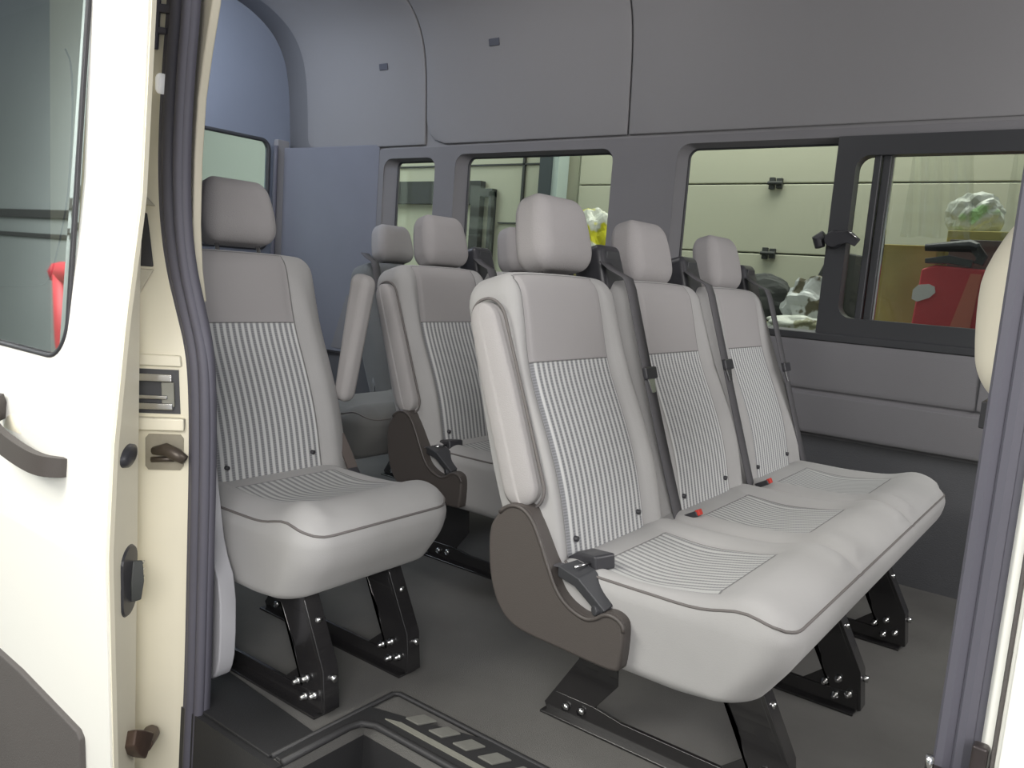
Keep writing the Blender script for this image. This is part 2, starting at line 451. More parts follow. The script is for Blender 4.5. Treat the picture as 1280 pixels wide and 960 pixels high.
def leg_frame(parent, y, side=1):
    mb = MB(); w = .005
    mb.prism([(-.14,0),(.38,0),(.405,.012),(.40,.05),(.33,.045),(.05,.045),(-.02,.055),(-.12,.055),(-.15,.02)], 'y', y-w, y+w)     # floor rail
    mb.prism([(.335,.03),(.405,.012),(.395,.10),(.315,.255),(.225,.255),(.30,.14)], 'y', y-w*.8, y+w*.8)                              # front strut
    mb.prism([(-.15,.02),(-.03,.04),(.03,.12),(.02,.255),(-.08,.255),(-.07,.15)], 'y', y-w*.7, y+w*.7)                                # rear strut
    mb.prism([(-.08,.215),(.33,.215),(.33,.255),(-.08,.255)], 'y', y-w*.9, y+w*.9)
    mb.prism([(.27,.045),(.36,.045),(.335,.10)], 'y', y-w*.6, y+w*.6)
    # flanges
    mb.prism([(.405,.008),(.413,.012),(.402,.105),(.322,.26),(.314,.255),(.393,.10)], 'y', y-.004, y+.038)
    mb.prism([(.332,.045),(.338,.05),(.293,.145),(.232,.25),(.226,.25),(.296,.14)], 'y', y-.004, y+.03)
    mb.prism([(-.15,-.0),(.40,-.0),(.40,.006),(-.15,.006)], 'y', y-.022, y+.038)
    o = mb.build('leg', BLKM, parent, bevel=.0015)
    mb = MB()
    for bx, bz in ((.352,.032),(.325,.058),(.355,.075),(.382,.045)):
        mb.tube([(bx, y-w, bz), (bx, y-.012, bz), (bx, y-.0125, bz), (bx, y-.022, bz)], [.0095,.0095,.0055,.0055], 6)
    for bx, bz in ((-.09,.03),(-.05,.035)):
        mb.tube([(bx, y-w, bz), (bx, y-.014, bz)], .0095, 6)
    mb.tube([(.345, y+.02, .20), (.357, y+.02, .198)], .008, 6); mb.tube([(.400, y+.02, .085), (.416, y+.02, .084)], .008, 6)
    mb.each('bolt', CHROME, o, True, label='shiny bolt head')
    return o

def seat_belt(parent, y, tongue=.42, low=.0, housing=True):
    top = .655
    mb = MB(); pts = []
    for i in range(25):
        k = i/24; s = top+.012+(-top-.017)*k
        off = .052*(1-smooth01(.0, .18, k))*0+.026+.012*math.sin(k*pi)
        off -= .060*(1-smooth01(0, .10, k))
        yy = y-.020+.030*k-.030*math.sin(k*pi)
        pts.append(BK(off, yy, s))
    o = mb.ribbon(pts, (0, 1, 0), .046, .0022).build('seat_belt', WEB, parent, True)
    k = 1-tongue/top; tp = BK(.044, y-.020+.030*k-.030*math.sin(k*pi), tongue)
    mb = MB(); D = BK(0,0,0)-BK(0,0,1); N = BK(1,0,0)-BK(0,0,0)
    mb.ribbon([tp-D*.018, tp+D*.012], (0,1,0), .055, .012)
    b = mb.build('belt_tongue', BLKP, o, bevel=.004)
    mb = MB(); mb.ribbon([tp+D*.010, tp+D*.045], (0,1,0), [.032, .018], .003); tag(mb.build('tongue_blade', CHROME, b), 'bright steel tongue blade')
    if not housing: return o
    V, F = rbox((.045, .060, .065), (.018, .018, .02), (1, 1, 1), 4)
    out = [BK(p[0]-.085, y+.035+p[1]*(1-.15*smooth01(0, .065, p[2])), .655+p[2]) for p in V]
    h = new('belt_guide', out, F, BLKP, parent)
    mb = MB(); mb.ribbon([BK(-.042, y+.005, .690), BK(-.042, y+.065, .690)], (0, 0, 1), .02, .01); mb.build('guide_slot', FRAMEB, h, bevel=.002)
    return o

def buckle(parent, y, x=.0, lean=0):
    mb = MB(); p = Vector((x, y, .425))
    mb.ribbon([p, p+Vector((.035, 0, .020))], (0, 1, 0), .022, .014); o = mb.build('belt_buckle', BLKP, parent, bevel=.003)
    mb = MB(); mb.ribbon([p+Vector((.030, 0, .019)), p+Vector((.040, 0, .0245))], (0, 1, 0), .018, .0145); tag(mb.build('release_button', RED, o, bevel=.002), 'red release button')
    return o

def end_buckle(parent, y, x):
    mb = MB(); p = Vector((x, y, .385))
    mb.ribbon([p+Vector((-.07,.03,.0)), p+Vector((-.02,.02,.04)), p+Vector((.035,.0,.050))], (.25,1,0), .052, .032)
    o = mb.build('lap_belt_buckle', BLKP, parent, bevel=.006)
    mb = MB(); mb.ribbon([p+Vector((-.03,-.035,.03)), p+Vector((.02,-.05,.028)), p+Vector((.075,-.045,-.02))], (.35,1,.1), [.050,.050,.040], .024)
    mb.tube([p+Vector((.055,-.068,-.022)), p+Vector((.085,-.02,-.022))], .011, 10)
    mb.build('belt_adjuster', FRAMEB, o, bevel=.003)
    mb = MB(); mb.tube([p+Vector((.0,-.058,.045)), p+Vector((.012,-.018,.048))], .003, 6); tag(mb.build('steel_pin', CHROME, o, True), 'steel pin')
    mb = MB(); mb.ribbon([p+Vector((-.09,-.05,.03)), p+Vector((-.03,-.04,.035))], (0,1,0), .02, .003)
    mb.build('web_end', WEB, o)
    return o

def underframe(parent, y0, y1):
    mb = MB()
    mb.box((-.05, y0+.08, .235), (.30, y1-.08, .252)); mb.box((.02, y0+.09, .212), (.05, y1-.09, .24)); mb.box((.235, y0+.09, .215), (.265, y1-.09, .24))
    return mb.build('seat_pan', BLKM, parent, bevel=.003)

def lower_back(parent, y0, y1):
    # dark rear/bottom hinge bar under the backrest
    mb = MB(); mb.tube([(-.12, y0+.02, .30), (-.12, y1-.02, .30)], .02, 10)
    return mb.build('hinge_tube', BLKM, parent, True)

def build_bench(name, origin, seats, near_shell=True, legs=(), belts=(), buckles=(), endb=True, far_armrest=False, near_arm=True, widths=None, drop=(), hoff=(), cush_end=None, cush_start=None, **kw):
    root = empty(name, (0, 0, 0), **kw)
    n = len(seats); 
    for i, c in enumerate(seats):
        y0, y1 = widths[i]
        backrest(root, y0, y1, c, -1 if (i == 0 and near_arm) else 0)
        headrest(root, c+(hoff[i] if hoff else .012), drop[i] if drop else 0)
    cushion(root, cush_start or widths[0][0]-.012, cush_end or widths[-1][1]+.01, seats)
    if near_arm: armrest(root, widths[0][0]-.004, -1)
    if far_armrest: armrest(root, widths[-1][1]+.010, 1, True)
    if near_shell: shell(root, widths[0][0]-.012, -1)
    underframe(root, widths[0][0], widths[-1][1]); lower_back(root, widths[0][0], widths[-1][1])
    for y in legs: leg_frame(root, y)
    for b in belts: seat_belt(root, *b)
    for b in buckles: buckle(root, b)
    if endb: end_buckle(root, widths[0][0]+.035, .010)
    root.location = origin
    return root

build_bench('bench_seat', (0,0,0), [.148,.652,1.165], hoff=(.105,.03,.037), legs=(.12,.63,1.11), belts=((.43,.37),(.905,.37),(1.385,.34)), buckles=(.44,.92),
    widths=[(-.045,.405),(.405,.905),(.905,1.40)], drop=(.024,.004,.006),
    label='grey three-place bench seat with striped cloth inserts nearest the open door', cat='bench seat')
build_bench('bench_seat', (-.88,0,0), [.745,1.245], hoff=(.075,.05), drop=(.02,.02), legs=(.66,1.15), belts=((.99,.40),(1.46,.38)), buckles=(.99,),
    widths=[(.515,.985),(.985,1.46)],
    label='two-place grey bench seat with folded armrest behind the front bench', cat='bench seat')
build_bench('passenger_seat', (-.88,0,0), [-.075], near_shell=False, legs=(-.255,.0), belts=(), buckles=(), endb=False, far_armrest=True, near_arm=False,
    widths=[(-.325,.198)], hoff=(.06,), drop=(.038,), cush_end=.128,
    label='single grey seat with raised inboard armrest beside the door jamb', cat='seat')
build_bench('passenger_seat', (-1.76,0,0), [1.43], legs=(1.3,1.55), belts=((1.24,.36,0,False),), buckles=(), endb=False, near_arm=False, near_shell=False,
    widths=[(1.18,1.66)], cush_start=.64, drop=(.025,),
    label='dim grey rear seat visible between the single seat and the second bench', cat='seat')

# same cloth on the rear seat, its dimness painted in as darker colours
SHADED_BACK = fabric_insert('cloth_back_shaded', S(112,115,116), S(104,106,108), S(140,145,146), S(88,92,96), .425, .156, .605)
SHADED_CUSH = fabric_insert('cloth_cushion_shaded', S(116,116,114), S(116,116,114), S(136,136,134), S(98,98,98), .275, .15, .276, vmin=.02)
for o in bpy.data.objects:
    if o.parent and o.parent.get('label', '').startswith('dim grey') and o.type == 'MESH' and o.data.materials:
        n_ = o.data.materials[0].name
        if n_ == 'cloth_back': o.data.materials[0] = SHADED_BACK
        elif n_ == 'cloth_cushion': o.data.materials[0] = SHADED_CUSH

# single-seat lap buckle strap
for o in [x for x in bpy.data.objects if x.get('label', '').startswith('single grey')]:
    mb = MB(); p = Vector((.0, .160, .395))
    mb.ribbon([p+Vector((-.06,.0,.10)), p+Vector((-.02,.005,.04)), p+Vector((.01,.0,.005))], (.3,1,0), .03, .005)
    s = mb.build('lap_strap', mat('brown_webbing', S(92,84,80), .7), o); s['label'] = 'brownish lap belt strap'
    mb = MB(); mb.ribbon([p+Vector((.0,.0,.012)), p+Vector((.022,-.004,-.008))], (.3,1,0), .032, .018); mb.build('strap_buckle', BLKP, s, bevel=.003)

# ---------------------------------------------------------------- van shell
XR = -3.25     # rear
# floor with step well
WELL = (-.40, .66, -.205)
floor_outer = [(XR,-.36),(-.80,-.36),(-.80,-.42),(WELL[0],-.42),(WELL[0],WELL[2]),(WELL[1],WELL[2]),(WELL[1],-.42),(.80,-.42),(1.9,-.42),(1.9,1.72),(XR,1.72)]
fl = st(holed('floor', floor_outer, [], 'z', -.03, 0, CARPET))
mb = MB(); mb.box((WELL[0], -.42, -.29), (WELL[1], WELL[2], -.26)); mb.box((WELL[0]-.02, -.42, -.29), (WELL[0], WELL[2], -.03)); mb.box((WELL[0]-.02, WELL[2], -.29), (WELL[1], WELL[2]+.02, -.03)); mb.box((WELL[1], -.42, -.29), (WELL[1]+.02, WELL[2]+.02, -.03))
mb.box((-.80, -.44, -.30), (WELL[0], -.42, -.0)); mb.box((WELL[1], -.44, -.30), (.8, -.42, 0))
mb.box((-.82,-.50,-.34),(.8,-.42,-.29))
t = st(mb.build('trim_1', STEPR))
# rubber edging around the well (L shaped) with lip
mb = MB()
mb.prism(chaikin([(-.43,-.42),(-.43,-.078),(.70,-.078),(.70,-.205),(-.36,-.205),(-.40,-.24),(-.40,-.42)],1), 'z', .0, .008)
rim = st(mb.build('trim_2', STEPR, bevel=.003))
mb = MB(); mb.tube([(-.40,-.42,.004),(-.40,-.25,.006),(-.392,-.222,.007),(-.36,-.205,.006),(.64,-.205,.006)], .008, 8)
mb.build('step_nosing', STEPR, rim, True)
mb = MB(); mb.tube([(-.432,-.42,.004),(-.432,-.09,.006),(-.42,-.078,.006),(.70,-.078,.006)], .006, 8); mb.build('carpet_edge_bead', STEPR, rim, True)
mb = MB(); mb.prism([(-.365,-.178),(-.33,-.165),(.6,-.165),(.6,-.180)], 'z', .008, .011)
tag(mb.build('worn_edge_strip', PALE, rim), 'pale worn strip along the step edge')
mb = MB()
for i in range(14):
    x = -.335+i*.068
    mb.prism([(x,-.146),(x+.038,-.146),(x+.058,-.108),(x+.020,-.108)], 'z', .008, .012)
mb.each('tread_block', mat('tread_grey', S(122,122,116), .7, var=.2, vscale=40), rim, bevel=.001, label='slanted grey tread block')
# dark vinyl apron left of the step, under the seat side
mb = MB(); mb.prism([(-.80,-.425),(-.435,-.425),(-.435,-.31),(-.80,-.285)], 'z', .0, .006)
st(mb.build('trim_3', STEPR, bevel=.002))

# curved side wall + roof
prof = [(1.70,1.545),(1.698,1.62),(1.692,1.72),(1.684,1.84),(1.67,1.97),(1.64,2.09),(1.57,2.20),(1.45,2.28),(1.30,2.33),(1.0,2.36),(.66,2.365),(.3,2.36),(.02,2.33),(-.15,2.27),(-.26,2.15),(-.32,1.98),(-.35,1.75),(-.36,1.55)]
prof = chaikin(prof, 2, False)
NP = len(prof)
mb = MB(); xs = [XR, -2.6,-2,-1.4,-.8,-.2,.4,1.2,1.9]
mb.add([(x, y, z) for x in xs for y, z in prof], [(i*NP+j, i*NP+j+1, (i+1)*NP+j+1, (i+1)*NP+j) for i in range(len(xs)-1) for j in range(NP-1)])
st(mb.build('ceiling', HEADL, smooth=True, solid=.01))
# raised headliner panels over the far windows
def wall_at(z):
    for (y0, z0), (y1, z1) in zip(prof[:-1], prof[1:]):
        if z0 <= z <= z1 and y0 > .7: return y0+(y1-y0)*(z-z0)/(z1-z0)
    return prof[0][0]
far_prof = [p for p in prof if p[0] > .9]
def arc_param(n):
    L = [0]
    for a, b in zip(far_prof[:-1], far_prof[1:]): L.append(L[-1]+math.dist(a, b))
    out = []
    for i in range(n+1):
        t = L[-1]*i/n
        for k in range(len(L)-1):
            if L[k] <= t <= L[k+1]+1e-9:
                f = (t-L[k])/(L[k+1]-L[k]); a, b = far_prof[k], far_prof[k+1]; break
        y = a[0]+(b[0]-a[0])*f; z = a[1]+(b[1]-a[1])*f
        d = math.dist(a, b); nrm = (-(b[1]-a[1])/d, (b[0]-a[0])/d); out.append((y, z, nrm, t))
    return out
AP = arc_param(60)
def head_panel(name, x0, x1, r0=.0, r1=.0, curve=0):
    mb = MB(); nx = 16; rows = []
    for j in range(2, 61):
        y, z, n, t = AP[j]; tt = t-AP[2][3]
        a = x0+.004; b = x1-.004
        if r0 and tt < r0: a += r0-math.sqrt(max(0, r0*r0-(r0-tt)**2))
        if r1 and tt < r1: b -= r1-math.sqrt(max(0, r1*r1-(r1-tt)**2))
        if curve: b += curve*0+(-curve*math.exp(-tt/.10)); 
        rows.append((y+n[0]*.012, z+n[1]*.012, a, b, n))
    v = []; f = []
    for (y, z, a, b, n) in rows:
        for i in range(nx+1): v.append((a+(b-a)*i/nx, y, z))
    for j in range(len(rows)-1):
        for i in range(nx): f.append((j*(nx+1)+i, j*(nx+1)+i+1, (j+1)*(nx+1)+i+1, (j+1)*(nx+1)+i))
    mb.add(v, f); o = mb.build(name, HEADL, smooth=True, solid=.014)
    q = o.modifiers.new('b', 'BEVEL'); q.width = .005; q.segments = 3; q.angle_limit = .8
    return st(o)
head_panel('trim_4', -3.05, -2.13, r0=.07, r1=.0)
head_panel('trim_5', -2.13, -.975, r0=.13)
head_panel('trim_6', -.975, 1.5)

# far wall with window openings
WIN = {1: (-2.37,-2.06,.93,1.515), 2: (-1.882,-1.057,.93,1.525), 3: (-.712,.95,.845,1.53)}
def enl(w, l, r, b, t): return (w[0]-l, w[1]+r, w[2]-b, w[3]+t)
YI, YO = 1.685, 1.74
inner = {1: enl(WIN[1],.055,.0,.02,.012), 2: enl(WIN[2],.045,.018,.02,.012), 3: enl(WIN[3],.03,.0,.012,.014)}
wl = st(holed('wall_left', [(XR,.47),(1.9,.47),(1.9,1.575),(XR,1.575)], [rrect(*inner[k], .055) for k in inner], 'y', YI, YI+.012, PANEL))
for k in WIN:
    A = rrect(*inner[k], .055, 8); B = rrect(*WIN[k], .04 if k != 1 else .03, 8); n = len(A)
    mb = MB(); mb.add([(x, YI+.006, z) for x, z in A]+[(x, YO, z) for x, z in B]+[(x*1+(.0), YO+.012, z) for x, z in B],
        [(i, (i+1) % n, n+(i+1) % n, n+i) for i in range(n)]+[(n+i, n+(i+1) % n, 2*n+(i+1) % n, 2*n+i) for i in range(n)])
    w = st(mb.build(f'window_{k}', PANEL, smooth=False))
    mb = MB(); mb.tube([(x, YO, z) for x, z in B], .006, 6, close=True); mb.build('window_rubber', FRAMEB, w, True)
    x0, x1, z0, z1 = WIN[k]; mb = MB(); mb.prism(rrect(x0, x1, z0, z1, .04), 'y', YO+.006, YO+.010)
    mb.build('pane', GLASS, w)
    if k == 3:
        fr = holed('sliding_frame', [(-.113,.835),(.97,.835),(.97,1.545),(-.113,1.545)], [rrect(-.045,.80,.912,1.478,.045)], 'y', YI-.012, YO-.006, FRAMEB, w)
        mb = MB(); mb.box((.010, YI+.005, .90), (.032, YO-.01, 1.49)); mb.box((.036, YI+.018, .90), (.062, YO-.01, 1.49)); mb.build('pane_divider', FRAMEB, w, bevel=.003)
        mb = MB(); mb.box((.064, YI+.03, .90), (.070, YO-.01, 1.49)); tag(mb.build('divider_edge', CHROME, w), 'thin bright edge of the sliding pane')
        mb = MB(); mb.tube([(-.085, YI-.013, 1.185), (-.085, YI-.045, 1.185)], [.034, .028], 14); mb.ribbon([(-.09,YI-.035,1.185),(-.03,YI-.04,1.195),(.0,YI-.035,1.175)], (0,0,1), [.05,.045,.03], .018)
        mb.tube([(-.118,YI-.02,1.20),(-.14,YI-.02,1.185),(-.13,YI-.02,1.155)], [.02,.024,.018], 10)
        mb.build('window_latch', BLKP, w, bevel=.003)
        mb = MB(); mb.tube([(-.03,YI-.052,1.213),(.0,YI-.047,1.190)], .003, 6); tag(mb.build('latch_glint', CHROME, w, True), 'glint on the latch lever modelled as a bright strip')  # glint on the lever, built as a steel strip
# window ledge + lower panels
mb = MB(); mb.prism([(YI,.842),(YI-.006,.838),(YI-.020,.80),(YI-.024,.66),(YI-.020,.645),(YI-.012,.640),(YI-.012,.632),(YI-.03,.625),(YI-.034,.50),(YI-.028,.484),(YI+.02,.48),(YI+.02,.842)], 'x', -1.0, 1.9)
st(mb.build('trim_7', PANEL, bevel=.003))
mb = MB(); mb.prism([(YI-.004,.858),(YI-.018,.848),(YI-.018,.825),(YI,.815)], 'x', -.30, 1.9); st(mb.build('trim_8', FRAMEB, bevel=.002))
mb = MB(); mb.box((.43, YI-.0255, .642), (.434, YI-.01, .80)); st(mb.build('trim_9', FRAMEB))
mb = MB(); mb.prism([(1.69,0),(1.72,0),(1.72,.5),(1.69,.5)], 'x', XR, 1.9)
st(mb.build('wall_left_lower', VINYL))
mb = MB(); mb.prism([(YI,.842),(YI-.016,.80),(YI-.02,.50),(YI,.48)], 'x', XR, -1.0); st(mb.build('trim_10', PANEL, bevel=.003))

# rear wall (doors) with glass
st(holed('wall_rear', [(-.37,0),(1.71,0),(1.71,1.545)]+prof,
    [rrect(.80,1.545,1.02,1.625,.05), rrect(-.15,.60,1.02,1.625,.05)], 'x', XR, XR+.03, mat('rear_door_panel', S(130, 137, 152), .85, var=.05)))
for i, (a, b) in enumerate(((.80,1.545),(-.15,.60))):
    mb = MB(); mb.tube([(XR+.03, y, z) for y, z in rrect(a, b, 1.02, 1.625, .05)], .012, 6, close=True)
    w = st(mb.build(f'window_{4+i}', FRAMEB, smooth=True))
    mb = MB(); mb.prism(rrect(a, b, 1.02, 1.625, .05), 'x', XR+.008, XR+.012); mb.build('pane', GLASS, w)
# rear corner pillar trim (darker, left of the far windows) and the seal by the rear door
mb = MB(); mb.box((XR+.03, 1.575, .45), (XR+.07, 1.66, 1.64)); st(mb.build('trim_11', HEADL, bevel=.01))
mb = MB(); mb.tube([(XR+.08, 1.56, z/10) for z in range(4, 17)], .012, 8); st(mb.build('trim_12', SEALM, smooth=True))
# slanted bluish rear quarter panel on the far side, behind the last seat
mb = MB(); mb.prism(chaikin([(-3.22,1.688),(-3.22,1.61),(-3.1,1.65),(-2.7,1.668),(-2.50,1.672),(-2.445,1.688)],1), 'z', .48, 1.60)
st(mb.build('trim_13', mat('rear_quarter', S(122, 124, 134), .9, var=.05), bevel=.01))
# near side wall behind the door opening
mb = MB(); mb.box((XR, -.40, 0), (-.84, -.37, 1.56)); st(mb.build('wall_right', PANEL))
# front bulkhead region (closes the cabin forward, seen from nowhere in the frame)
mb = MB(); mb.box((1.9, -.36, 0), (1.93, 1.72, 2.3)); st(mb.build('wall_front', PANEL))

# C-pillar lower trim, pale grey piece to the right of the seal
mb = MB(); mb.prism(chaikin([(-.78,.62),(-.735,.42),(-.715,.34),(-.672,.27),(-.667,.12),(-.680,.066),(-.70,.05),(-.78,.035)],1), 'y', -.385, -.345)
st(mb.build('trim_14', mat('pillar_trim', S(168,168,172), .7, var=.04), bevel=.004))
# cream inner reveal right of the seal, upper
cpts = [(-.745,1.75),(-.748,1.60),(-.753,1.479),(-.777,1.389),(-.797,1.296),(-.807,1.167),(-.805,1.035),(-.789,.935),(-.765,.87)]
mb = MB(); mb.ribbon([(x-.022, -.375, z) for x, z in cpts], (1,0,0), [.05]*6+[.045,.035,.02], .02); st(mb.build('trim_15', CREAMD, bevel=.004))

# door rubber seal, ribbed, following the opening
sealp = [(-.775,1.95),(-.785,1.70),(-.792,1.473),(-.812,1.32),(-.820,1.162),(-.810,1.032),(-.783,.934),(-.745,.854),(-.712,.785),(-.698,.711),(-.690,.578),(-.690,.337),(-.690,.068),(-.699,-.142),(-.70,-.30)]
sp = chaikin([(x, z, 0) for x, z in sealp], 3, False)
mb = MB()
wd = lambda z: .028+.012*smooth01(.6, 1.2, z)
mb.ribbon([(x, -.418, z) for x, z, _ in sp], (1,0,0), [2.0*wd(z) for x, z, _ in sp], .02)
for k, r, yy in ((-.75,.010,-.430),(0.0,.014,-.434),(.72,.011,-.430)):
    mb.tube([(x+k*wd(z), yy, z) for x, z, _ in sp], r, 8)
seal = st(mb.build('trim_16', SEALM, smooth=True))
# jamb (C-pillar outer return), cream
mb = MB(); n = len(sp)
L = [(x-.012-wd(z)*.3, -.424, z) for x, z, _ in sp]; L2 = [(x-.030-wd(z)*.3, -.445, z) for x, z, _ in sp]; Rr = [(x-.110-wd(z)*.3, -.535, z) for x, z, _ in sp]; R2 = [(-1.1,-.54,z) for x, z, _ in sp]
cols = [L, L2, Rr, R2]; v = [p for c in cols for p in c]
mb.add(v, [(c*n+i, c*n+i+1, (c+1)*n+i+1, (c+1)*n+i) for c in range(3) for i in range(n-1)])
jamb = st(mb.build('door_1_jamb', CREAM, smooth=False, solid=.006))
jamb.name = 'wall_right_jamb'
# items on the jamb: position helper (a=0 at seal side .. 1 at outer side)
def J(a, z, off=0):
    for p_, q_ in zip(sp[:-1], sp[1:]):
        if q_[1] <= z <= p_[1]: break
    xs_ = p_[0]+(q_[0]-p_[0])*(p_[1]-z)/(p_[1]-q_[1]); x0 = xs_-.030-wd(z)*.3; y0 = -.445
    d = Vector((-.08, -.09, 0)); nrm = Vector((-d.y, d.x, 0)).normalized()
    if nrm.y > 0: nrm = -nrm
    return Vector((x0, y0, z))+d*a+nrm*off
def jquad(mb, a0, a1, z0, z1, off, th=.004, slant=0):
    P = [J(a0,z0+slant), J(a1,z0), J(a1,z1), J(a0,z1+slant)]; N = (J(0,z0,1)-J(0,z0,0))
    v = [p+N*off for p in P]+[p+N*(off-th) for p in P]
    return mb.add(v, [(0,1,2,3),(7,6,5,4),(0,4,5,1),(1,5,6,2),(2,6,7,3),(3,7,4,0)])
tr = empty('door_track', label='bright steel door track end in the cream jamb above the striker', cat='door track')
mb = MB(); jquad(mb, .02, 1.0, .645, .735, .006, .01); mb.build('track_recess', FRAMEB, tr)
mb = MB(); jquad(mb, .12, 1.0, .712, .727, .02, .016); jquad(mb, .20, 1.0, .676, .684, .02, .016); jquad(mb, .12, 1.0, .655, .668, .02, .016); mb.each('track_rail', CHROME, tr, bevel=.002, label='polished rail')
mb = MB(); jquad(mb, .10, .30, .66, .710, .014, .01); mb.build('track_end_stop', PALE, tr, bevel=.002)
mb = MB(); jquad(mb, -.06, 1.0, .612, .638, .022, .02); jquad(mb, -.04, 1.0, .742, .765, .012, .012); mb.each('track_lip', CREAM, tr, bevel=.004)
sk = empty('door_striker', label='square steel striker plate with dark bolt on the cream jamb', cat='striker')
mb = MB(); q = rrect(.06, .90, .530, .598, .012, 4); N = (J(0,.5,1)-J(0,.5,0))
v = [J(a, z, .008) if True else 0 for a, z in [(.02,.528),(.53,.528),(.58,.536),(.58,.594),(.53,.602),(.02,.602),(-.03,.594),(-.03,.536)]]
v2 = [p-N*.006 for p in v]; mb.add(v+v2, [tuple(range(8)), tuple(range(8,16))[::-1]]+[(i, (i+1) % 8, 8+(i+1) % 8, 8+i) for i in range(8)])
mb.build('striker_plate', mat('worn_steel', S(150,144,128), .45, metal=.3, var=.2, vscale=40), sk)
mb = MB(); mb.tube([J(.45,.568,.010), J(.22,.574,.022), J(.05,.566,.030), J(-.1,.556,.034)], [.008,.014,.014,.010], 8); mb.tube([J(.48,.550,.010), J(.1,.554,.018)], .006, 6); mb.build('striker_bolt', mat('striker_dark', S(84,76,68), .4, metal=.4), sk, True)
mb = MB(); jquad(mb, .11, .45, .940, 1.050, .006, .012); tag(mb.build('jamb_slot', BLKP, bevel=.003), 'black upright slot cover on the cream jamb above the track', 'slot cover')
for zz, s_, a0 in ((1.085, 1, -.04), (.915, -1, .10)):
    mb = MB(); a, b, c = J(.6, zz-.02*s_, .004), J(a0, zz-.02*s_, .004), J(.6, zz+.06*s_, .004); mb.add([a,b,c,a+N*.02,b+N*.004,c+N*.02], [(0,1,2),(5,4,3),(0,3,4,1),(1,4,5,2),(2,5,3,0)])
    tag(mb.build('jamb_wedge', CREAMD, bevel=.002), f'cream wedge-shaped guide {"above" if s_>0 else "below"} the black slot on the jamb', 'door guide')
mb = MB(); jquad(mb, -.02, .6, 1.375, 1.56, .014, .012); jquad(mb, -.2, .1, 1.445, 1.462, .012, .01); jquad(mb, -.14,.1,1.405,1.418,.012,.01)
tag(mb.build('upper_roller_bracket', SEALM, bevel=.003), 'dark grey roller bracket at the top of the cream jamb', 'bracket')
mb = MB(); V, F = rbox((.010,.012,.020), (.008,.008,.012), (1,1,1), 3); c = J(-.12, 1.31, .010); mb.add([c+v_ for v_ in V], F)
tag(mb.build('jamb_plug', mat('glowing_plug', (1,1,1), .4, emit=.25), smooth=True), 'small white plug with an added glow on the jamb beside the rubber seal', 'plug')  # emission makes the plug read bright; it is no lamp

# ---------------------------------------------------------------- sliding door (open, slid back)
def ysk(z): # body curvature of the door skin
    T = [(-.5,-.640),(.0,-.652),(.42,-.665),(.625,-.657),(.85,-.637),(1.06,-.611),(1.39,-.598),(2.0,-.585)]
    for (a, p), (b, q) in zip(T[:-1], T[1:]):
        if z <= b: return p+(q-p)*max(0, (z-a)/(b-a))
    return T[-1][1]
door = empty('door_1', kind='structure')
edge = [(-.598,z) for z in [1.95,1.7,1.4,1.2,1.05,.95,.85,.75,.62,.5,.4,.2,0,-.2,-.45]]
gl = rrect(-2.05, -.800, .757, 1.62, .07, 8)
# skin as plate with glass hole then bent
sk_ = holed('door_skin', [( -2.3,-.45)]+[(-.6,z/20) for z in range(-9,40)]+[(-2.3,1.95)], [gl], 'y', -.003, .003, WHITE, door)
bm = bmesh.new(); bm.from_mesh(sk_.data)
for k in range(0, 24):
    zc = -.4+.1*k
    bmesh.ops.bisect_plane(bm, geom=bm.verts[:]+bm.edges[:]+bm.faces[:], plane_co=(0,0,zc), plane_no=(0,0,1))
for v in bm.verts: v.co.y += ysk(v.co.z)
bm.to_mesh(sk_.data); bm.free()
mb = MB(); mb.add([(x, ysk(z)+.006, z) for x, z in gl], [tuple(range(len(gl)))]); dg_ = mb.build('door_glass', DGLASS, door)
mb = MB(); mb.tube([(x, ysk(z)-.002, z) for x, z in gl], .005, 6, close=True); mb.build('glass_rubber', BLKP, door, True)
# slightly inset inner glass line
mb = MB(); loop = [(-.93,1.35),(-.90,1.32),(-.885,1.2),(-.90,1.0),(-.925,.905),(-.95,.885),(-1.2,.87)]
mb.tube([(x, ysk(z)+.012, z) for x, z in chaikin(loop,2,False)], .0018, 6); mb.build('glass_print_line', SEALM, door, True)
# front return of the door: from the skin edge back to the inner edge
def edge_shape(z): return .028*smooth01(.25,.9,1-abs(z-.45)/.7)
zs = [1.95-.04*i for i in range(61)]
mb = MB(); a = [(-.596, ysk(z)+.001, z) for z in zs]; b = [(-.602, ysk(z)+.012, z) for z in zs]; c = [(-.700, -.556, z) for z in zs]; d_ = [(-.9,-.548,z) for z in zs]; n = len(zs)
mb.add(a+b+c+d_, [(k*n+i, k*n+i+1, (k+1)*n+i+1, (k+1)*n+i) for k in range(3) for i in range(n-1)])
mb.build('door_edge', CREAM, door, smooth=False, solid=.002)
def DE(a, z, off=0):
    p0 = Vector((-.602, ysk(z)+.012, z)); p1 = Vector((-.70,-.556,z)); d = p1-p0; nn = Vector((-d.y, d.x, 0)).normalized()
    if nn.x < 0: nn = -nn
    return p0+d*a+nn*off
mb = MB(); r = []; 
for off, s in ((.0,1),(.008,.95),(.012,.6)):
    r.append([DE(.42+.34*s*cos(t*pi/10), .596+.021*s*sin(t*pi/10), off) for t in range(20)])
mb.add([p for q in r for p in q], [(k*20+i, k*20+(i+1) % 20, (k+1)*20+(i+1) % 20, (k+1)*20+i) for k in range(2) for i in range(20)]+[tuple(range(40,60))])
mb.build('round_bumper', BLKP, door, True)
mb = MB(); out = []
